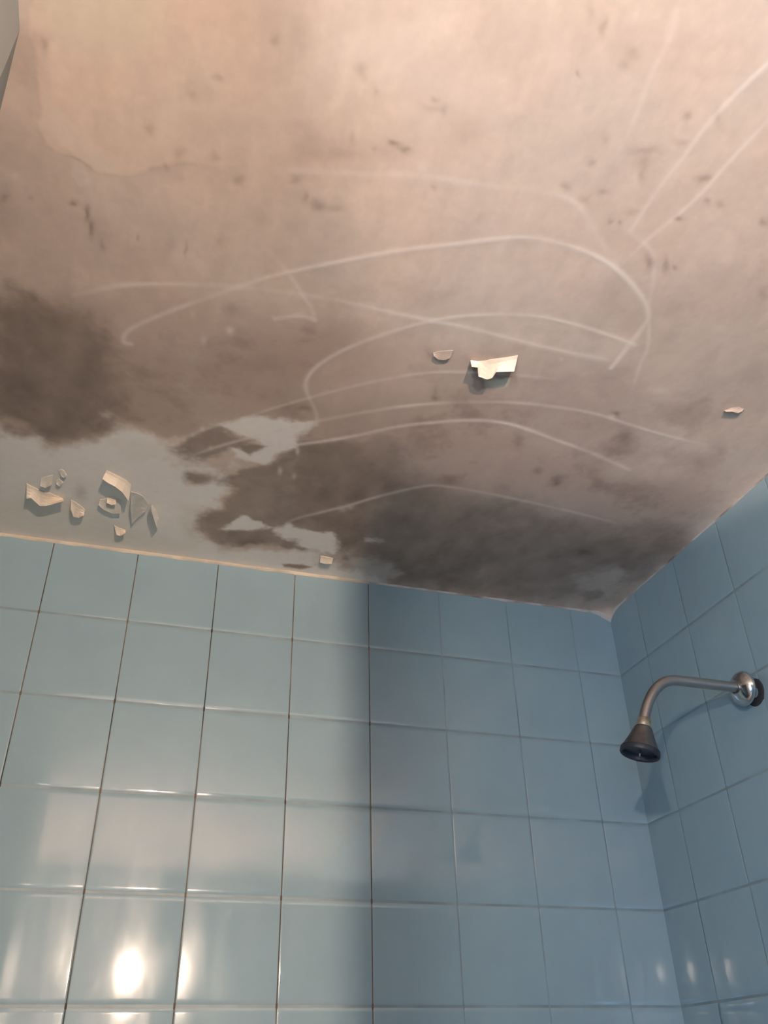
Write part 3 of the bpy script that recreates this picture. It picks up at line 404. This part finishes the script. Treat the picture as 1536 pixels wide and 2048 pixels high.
n1 = fbm(X, Y, 7, 6, 2.2, .55)[..., None]; n2 = fbm(X, Y, 26, 4, 5.9, .6)[..., None]; n4 = fbm(X * 1.5, Y * .55, 40, 4, 12.9, .6)[..., None]; n3 = fbm(X, Y * .6, 38, 3, 9.9, .5)[..., None]
E_ = lambda k: layer[k][..., None]
layer['sheet'] *= 1 - smooth(-1.07, -0.90, X)
col = C_(*PLASTER) * (0.78 + 0.44 * n1) * (0.88 + 0.24 * n2) * (0.93 + .14 * n4)
col = col * (1 + C_(0.00, -0.03, -0.05) * (n1 - .5) * 4)
sheet = E_('sheet')
col = col * (1 - sheet) + col * C_(1.10, 1.07, 1.04) * sheet
br = E_('brown'); mod = smooth(0.30, 0.62, n1 * .6 + n2 * .4)
col = col * (1 - br * (0.55 + 0.45 * (1 - mod))) + C_(*BROWN) * (0.85 + .3 * n2) * br * (0.55 + 0.45 * (1 - mod))
bp_ = smooth(0.46, 0.62, n2 * .5 + n1 * .5) * (1 - sheet * .3)
col = col * (1 - 0.13 * bp_)
pale = E_('pale'); col = col * (1 - pale) + C_(*PALE) * (0.94 + .12 * n1) * pale
oc = E_('ochre'); col = col * (1 - oc * .8) + C_(*OCHRE) * oc * .8
bk = E_('black'); bm_ = np.clip(bk * (0.72 + 0.62 * (1.06 - n2 * .8 - n1 * .5)), 0, 1)
BK = C_(*BLACK) * (0.75 + 0.5 * n3)
col = col * (1 - bm_) + BK * bm_
lt = E_('light'); col = col * (1 - lt * .55) + C_(*LIGHT) * lt * .55
ru = E_('rust'); col = col * (1 - ru) + C_(0.22, 0.12, 0.07) * ru
sp = spots[..., None]; col = col * (1 - sp * C_(.55, .60, .62))
li = np.clip(lines[..., None], 0, 1); col = col * (1 - li) + C_(*LINE) * li
fl_ = flecks[..., None]; col = col * (1 - fl_ * .8) + C_(*LINE) * fl_ * .8
# coved, slightly lumpy plaster: sheet edge, scratches and the sagging corner are relief
Z = np.full_like(X, H)
Z -= 0.0003 * (layer['sheet']) + 0.0010 * (fbm(X, Y, 9, 4, 4.4) - .5) + 0.0004 * lines
Z += 0.0006 * spots
nearw = np.minimum(-X, -Y)
Z -= 0.004 * np.exp(-nearw / 0.012)
Z -= 0.020 * np.exp(-(X ** 2 + Y ** 2) / 0.022 ** 2) * 1.0
Z = np.where((X < -1.27) | (Y < -1.24), np.minimum(Z, H), Z)
me = bpy.data.meshes.new('ceiling')
nv = NX * NY
me.vertices.add(nv)
me.vertices.foreach_set('co', np.stack([X, Y, Z], -1).reshape(-1).astype(np.float32))
idx = np.arange(nv).reshape(NY, NX)
q = np.stack([idx[:-1, :-1], idx[1:, :-1], idx[1:, 1:], idx[:-1, 1:]], -1).reshape(-1)
nf = (NX - 1) * (NY - 1)
me.loops.add(nf * 4); me.loops.foreach_set('vertex_index', q.astype(np.int32))
me.polygons.add(nf); me.polygons.foreach_set('loop_start', np.arange(0, nf * 4, 4, dtype=np.int32))
me.polygons.foreach_set('use_smooth', np.ones(nf, bool))
me.update(calc_edges=True); me.validate()
at_ = me.color_attributes.new('plaster', 'FLOAT_COLOR', 'POINT')
at_.data.foreach_set('color', np.concatenate([np.clip(col, 0.005, 0.95), np.ones_like(col[..., :1])], -1).reshape(-1).astype(np.float32))
M_CEIL, nd, ln, b = mat('mouldy_plaster', (0.5, 0.4, 0.35), 0.75, 0, 0.35)
an = nd.new('ShaderNodeAttribute'); an.attribute_name = 'plaster'
tc = nd.new('ShaderNodeTexCoord')
nn = nd.new('ShaderNodeTexNoise'); nn.inputs['Scale'].default_value = 90; nn.inputs['Detail'].default_value = 3
mr = nd.new('ShaderNodeMapRange'); mr.inputs['To Min'].default_value = 0.95; mr.inputs['To Max'].default_value = 1.05
mm = nd.new('ShaderNodeVectorMath'); mm.operation = 'MULTIPLY'
ln.new(tc.outputs['Object'], nn.inputs['Vector']); ln.new(nn.outputs['Fac'], mr.inputs['Value'])
ln.new(an.outputs['Color'], mm.inputs[0]); ln.new(mr.outputs['Result'], mm.inputs[1]); ln.new(mm.outputs['Vector'], b.inputs['Base Color'])
me.materials.append(M_CEIL)
ceil_o = bpy.data.objects.new('ceiling', me); COL.objects.link(ceil_o); tag(ceil_o, kind='structure')

# ------------------------------------------------------------ tiled walls
def tiled_wall(name, to_world, ub, vb, tilt, pale_joints=0):
    """ub, vb: joint positions along and down; cushion-edged glazed tiles over a grout bed"""
    V = []; F = []; MI = []
    GU, GV = 0.0009, 0.0020
    for j in range(len(vb) - 1):
        for i in range(len(ub) - 1):
            u0, u1, v0, v1 = ub[i] + GU, ub[i+1] - GU, vb[j] + GV, vb[j+1] - GV
            if u1 - u0 < 0.01 or v1 - v0 < 0.01: continue
            eu = [0, .0005, .001, .0016, .0024]; ev = [0, .001, .002, .0032, .0045, .006, .008]
            us = [u0 + e for e in eu] + [u1 - e for e in eu[::-1]]
            vs = [v0 + e for e in ev] + [v1 - e for e in ev[::-1]]
            ta, tb = tilt(i, j); lift = 0.0055 + (max(0, abs(ta) * (u1 - u0) / 2 - .0004)); uc, vc = (u0 + u1) / 2, (v0 + v1) / 2
            base = len(V)
            for v in vs:
                for u in us:
                    du = min(u - u0, u1 - u); dv = min(v - v0, v1 - v) - GV * .0
                    d = lift
                    d -= 0.17 / .0024 * max(0, .0024 - du) ** 2
                    d -= 0.11 / .0075 * max(0, .0075 - dv) ** 2
                    d += ta * (u - uc) + tb * (v - vc)
                    V.append(to_world(u, v, d))
            nu_, nv_ = len(us), len(vs)
            for b2 in range(nv_ - 1):
                for a2 in range(nu_ - 1):
                    k = base + b2 * nu_ + a2
                    F.append((k, k + 1, k + nu_ + 1, k + nu_)); MI.append(0)
    def quad(u0, u1, v0, v1, d, mi):
        k = len(V)
        V.extend([to_world(u0, v0, d), to_world(u1, v0, d), to_world(u1, v1, d), to_world(u0, v1, d)])
        F.append((k, k+1, k+2, k+3)); MI.append(mi)
    quad(ub[0], ub[-1], vb[0], vb[-1], 0.0045, 1)
    for k_u, u in enumerate(ub[1:-1]):
        quad(u - .0016, u + .0016, vb[0], vb[-1], 0.0047, 2 if k_u >= pale_joints else 4)
    # masonry behind
    k = len(V)
    for d in (0.0, -0.09):
        for (u, v) in ((ub[0], vb[0]), (ub[-1], vb[0]), (ub[-1], vb[-1]), (ub[0], vb[-1])):
            V.append(to_world(u, v, d))
    for f in ((0,1,2,3), (4,7,6,5), (0,4,5,1), (1,5,6,2), (2,6,7,3), (3,7,4,0)):
        F.append(tuple(k + a for a in f)); MI.append(3)
    o = mesh_obj(name, V, F, [M_TILE, M_GLIGHT, M_GDARK, M_WHITE, M_GMID], midx=MI)
    return tag(o, kind='structure')
VB = [0.0] + [(0.982 + 0.998 * k) * U for k in range(16)]
VB = [v for v in VB if v < H - 0.02] + [H]
rt = random.Random(5)
RT = {(s, i, j): (rt.uniform(-1, 1) * .0012, rt.uniform(-1, 1) * .0010) for s in 'blr' for i in range(24) for j in range(20)}
RT.update(TILTS)
UBB = [0.0] + [(0.674 + k) * U for k in range(11)]
UBB = [u for u in UBB if u < 1.64] + [1.65]
tiled_wall('wall_back', lambda u, v, d: (-u, -d, H - v), UBB, VB, lambda i, j: RT[('b', i, j)], 3)
UBR = [0.0] + [(0.727 + 0.935 * k) * U for k in range(25)]
UBR = [u for u in UBR if u < 2.97] + [3.0]
tiled_wall('wall_right', lambda u, v, d: (-d, -u, H - v), UBR, VB, lambda i, j: RT[('r', i, j)], 99)
UBL = [0.0] + [(0.5 + k) * U for k in range(24)]
UBL = [u for u in UBL if u < 2.97] + [3.0]
tiled_wall('wall_left', lambda u, v, d: (-1.65 + d, -u, H - v), UBL, VB, lambda i, j: RT[('l', i, j)])

# rest of the room shell
tag(box('floor', (-1.74, -3.1, -0.1), (0.09, 0.09, 0), M_FLOOR), kind='structure')
wv = tag(box('window_1', (-1.6425, -2.86, 0.94), (-1.628, -2.24, 1.66), M_WHITE), kind='structure')
for a_, c_ in (((-1.6425, -2.91, .89), (-1.61, -2.19, .94)), ((-1.6425, -2.91, 1.66), (-1.61, -2.19, 1.71)), ((-1.6425, -2.91, .94), (-1.61, -2.86, 1.66)), ((-1.6425, -2.24, .94), (-1.61, -2.19, 1.66))):
    box('window_frame', a_, c_, M_WHITE, wv)
tag(box('wall_front', (-1.74, -3.09, 0), (0.09, -3.0, H), M_FRONT), kind='structure')
# plastered pier that ends the shower on the left
pv = [(-1.65, -1.62), (-1.178, -1.62), (-1.1745, -0.9585), (-1.197, -0.867), (-1.65, -0.80)]
V = [(x, y, 0) for x, y in pv] + [(x, y, H + .002) for x, y in pv]
F = [(4,3,2,1,0), (5,6,7,8,9)] + [(k, (k+1) % 5, 5 + (k+1) % 5, 5 + k) for k in range(5)]
tag(mesh_obj('wall_pier', V, F, M_PIER, smooth=False), kind='structure')

# caulk and plaster beads along the ceiling line
def bead(name, p0, p1, inward, r0, rfun, m, seed):
    V = []; F = []; n_ = 420; k_ = 9
    p0 = Vector(p0); p1 = Vector(p1); inward = Vector(inward)
    for i in range(n_):
        t = i / (n_ - 1); p = p0.lerp(p1, t)
        nz = mnoise.noise(Vector((p.x * 38 + seed, p.y * 38, seed))) * .5 + mnoise.noise(Vector((p.x * 120 + seed, p.y * 120, seed))) * .22
        r_ = r0 * (1 + 0.40 * nz) * rfun(t)
        rz = r0 * (1 + 0.40 * mnoise.noise(Vector((p.x * 30 + 9 + seed, p.y * 30, 3)))) * rfun(t)
        for k in range(k_):
            a = (math.pi / 2) * k / (k_ - 1)
            s = 1 - 0.22 * math.sin(2 * a)
            V.append(p + inward * (r_ * math.cos(a) * s) - Vector((0, 0, rz * math.sin(a) * s * 1.25)))
    for i in range(n_ - 1):
        for k in range(k_ - 1):
            F.append((i*k_+k, (i+1)*k_+k, (i+1)*k_+k+1, i*k_+k+1))
    return tag(mesh_obj(name, V, F, m), kind='structure')
bead('trim_1', (-1.65, -.002, H - .002), (-0.55, -.002, H - .002), (0, -1, 0), 0.0065, lambda t: 1.0, M_CAULK, 1.3)
bead('trim_2', (-0.55, -.002, H - .002), (0.0, -.002, H - .002), (0, -1, 0), 0.0058, lambda t: 0.9 + 3.2 * math.exp(-(1 - t) * 0.55 / 0.022), M_CAULK2, 4.1)
bead('trim_3', (-.002, 0.0, H - .002), (-.002, -3.0, H - .002), (-1, 0, 0), 0.0055, lambda t: 0.9 + 2.6 * math.exp(-t * 3.0 / 0.02), M_CAULK2, 7.7)

# ------------------------------------------------------------ peeling paint flakes
FM = {}
for key, c0, c1, rg in (('cream', (0.80, 0.68, 0.55), (0.88, 0.77, 0.64), .6), ('chalk', (0.72, 0.66, 0.58), (0.82, 0.76, 0.68), .7),
                    ('grey', (0.60, 0.57, 0.52), (0.70, 0.67, 0.62), .7), ('dull', (0.42, 0.34, 0.29), (0.52, 0.43, 0.37), .7)):
    m, nd, ln, b = mat('flake_' + key, c0, rg)
    r, n, mp = noise_ramp(nd, ln, 50, c0, c1); ln.new(r.outputs['Color'], b.inputs['Base Color'])
    FM[key] = m
for lab, mk, rows in FLAKES:
    n_ = len(rows[0]); m_ = len(rows)
    base = Vector(rows[0][n_ // 2]); org = Vector((base.x, base.y, H))
    th = 0.0009; V = []; F = []
    jr = random.Random(len(lab))
    P = [[Vector((a[0], a[1], H + a[2])) for a in row] for row in rows]
    top = []; bot = []
    for r_i in range(m_):
        for c_i in range(n_):
            p = P[r_i][c_i]
            a = P[min(r_i + 1, m_ - 1)][c_i] - P[max(r_i - 1, 0)][c_i]
            c = P[r_i][min(c_i + 1, n_ - 1)] - P[r_i][max(c_i - 1, 0)]
            nn_ = a.cross(c)
            if nn_.length < 1e-9: nn_ = Vector((0, 0, 1))
            nn_.normalize()
            if nn_.z > 0: nn_ = -nn_
            bot.append(p - org); top.append(p - nn_ * th - org)
    V = bot + top; N = m_ * n_
    for r_i in range(m_ - 1):
        for c_i in range(n_ - 1):
            k = r_i * n_ + c_i
            F.append((k, k + 1, k + n_ + 1, k + n_)); F.append((N + k, N + k + n_, N + k + n_ + 1, N + k + 1))
    ring = [c for c in range(n_)] + [r_ * n_ + n_ - 1 for r_ in range(1, m_)] + [(m_ - 1) * n_ + c for c in range(n_ - 2, -1, -1)] + [r_ * n_ for r_ in range(m_ - 2, 0, -1)]
    for k in range(len(ring)):
        a, b2 = ring[k], ring[(k + 1) % len(ring)]
        F.append((a, N + a, N + b2, b2))
    o = mesh_obj('paint_flake', V, F, FM[mk], smooth=False)
    o.location = org
    tag(o, lab, 'paint flake', 'peeling paint flakes on the ceiling')

# ------------------------------------------------------------ shower head on the right wall
def W(x, y, z): return Vector((x * U, y * U, H + z * U))
root = empty('shower', W(0, -2.47, -2.16))
tag(root, 'chrome shower arm with small bell-shaped head on the blue tiled side wall', 'shower')
def part(name, VF, m, parent, smooth=True):
    o = mesh_obj(name, [Vector(v) - root.location for v in VF[0]], VF[1], m, parent, smooth)
    return o
y0 = -2.47
ctl = [(0.06, -2.135), (-.25, -2.130), (-.6, -2.128), (-.95, -2.128), (-1.08, -2.140), (-1.20, -2.198), (-1.30, -2.285), (-1.385, -2.40), (-1.45, -2.52), (-1.497, -2.64)]
path = [W(a, y0, c) for a, c in catmull(ctl, 6)]
part('arm', tube(path, [0.0083] * len(path), 32), M_CHROME, root)
# near-black ring drawn as the rough hole in the tile behind the loose flange
hv = lathe(W(-.03, y0 - .02, -2.175), (1, 0, 0), [(-.0012, .0085), (-.0022, .018), (-.0016, .0225), (.004, .024)], 40)
part('wall_hole', hv, M_HOLE, root)
fl = [(0, .0270), (.0012, .0282), (.004, .0285), (.008, .0268), (.0125, .0225), (.016, .0170), (.018, .0120), (.0185, .0086)]
fo = part('flange', lathe(W(-.14, y0, -2.135), (-1, 0, -.02), fl + [(.0170, .0084)]), M_BRIGHT, root)
fi = part('flange_lining', lathe(W(-.14, y0, -2.135), (-1, 0, -.02), [(.0, .0268), (.004, .0262), (.010, .020), (.014, .0095)]), M_HOLE, fo)
# ball nut and bell
ax = Vector((-.27, .11, -.955)).normalized()
j0 = W(-1.475, y0, -2.585)
part('collar', lathe(j0, ax, [(0, .0083), (.0005, .0098), (.005, .0100), (.006, .0106), (.012, .0108), (.0145, .0100), (.018, .0095)]), M_BRASS, root)
bell = [(.0135, .0095), (.0145, .0122), (.018, .0142), (.024, .0165), (.031, .0192), (.038, .0222), (.045, .0256), (.049, .0274), (.0505, .0284), (.0575, .0286), (.0590, .0278), ]
hd = part('shower_head', lathe(j0, ax, bell), M_HEAD, root)
part('rim', lathe(j0, ax, [(.0500, .0287), (.0515, .0294), (.0575, .0295), (.0592, .0285), (.0592, .0262), (.056, .0250), (.051, .0240)]), M_BLACK, hd)
V, F = lathe(j0, ax, [(.0520, .0245), (.0518, .018), (.0530, .012), (.0530, .004), (.0530, .0004)])
part('nozzle_plate', (V, F), M_BLACK, hd)
p0 = j0 + ax * .0525
part('spindle', tube([p0, p0 + ax * .0085], [.0013, .0011], 12), M_CHROME, hd)

# ------------------------------------------------------------ lamps behind the camera (seen mirrored in the tiles)
def pendant(pos, r_, mb, label):
    t = empty('pendant_lamp', (pos[0], pos[1], H)); tag(t, label, 'lamp')
    off = t.location
    def pt(name, VF, m, par=t): return mesh_obj(name, [Vector(v) - off for v in VF[0]], VF[1], m, par)
    pt('ceiling_rose', lathe((pos[0], pos[1], H), (0, 0, -1), [(0, .045), (.008, .045), (.022, .02), (.026, .004)]), M_WHITE)
    pt('cord', tube([(pos[0], pos[1], H - .02), (pos[0], pos[1], pos[2] + r_ + .05)], [.003, .003], 10), M_BLACK)
    so = pt('socket', lathe((pos[0], pos[1], pos[2] + r_ + .055), (0, 0, -1), [(0, .006), (.004, .015), (.04, .017), (.055, .016)]), M_WHITE)
    pt('bulb', sphere(pos, r_), mb)
P1 = W(-5.40, -15.9, -3.29); P3 = W(-8.90, -13.06, -3.38)
pendant(P1, .024, M_BULB, 'bare warm bulb hanging behind the shower screen, mirrored large in the lower left tiles')
pendant(P3, .018, M_BULB2, 'bare dimmer bulb hanging beyond the pier, mirrored small in the right corner tiles')

# ------------------------------------------------------------ frosted shower screen behind the camera
sx0, sx1, sy, sz = -4.88 * U, -0.008, -10.3 * U, H - 1.95 * U
rt_ = empty('shower_screen', ((sx0 + sx1) / 2, sy, 0)); tag(rt_, 'frosted glass shower screen with aluminium frame standing behind the viewpoint', 'shower screen')
of = rt_.location
box('glass_panel', (sx0 + .02, sy - .003, .03), (sx1 - .02, sy + .003, sz - .03), M_FROST, rt_, of)
box('top_rail', (sx0, sy - .012, sz - .035), (sx1, sy + .012, sz), M_ALU, rt_, of)
box('bottom_rail', (sx0, sy - .012, 0), (sx1, sy + .012, .035), M_ALU, rt_, of)
box('stile', (sx0, sy - .012, .035), (sx0 + .025, sy + .012, sz - .035), M_ALU, rt_, of)
box('stile', (sx1 - .025, sy - .012, .035), (sx1, sy + .012, sz - .035), M_ALU, rt_, of)
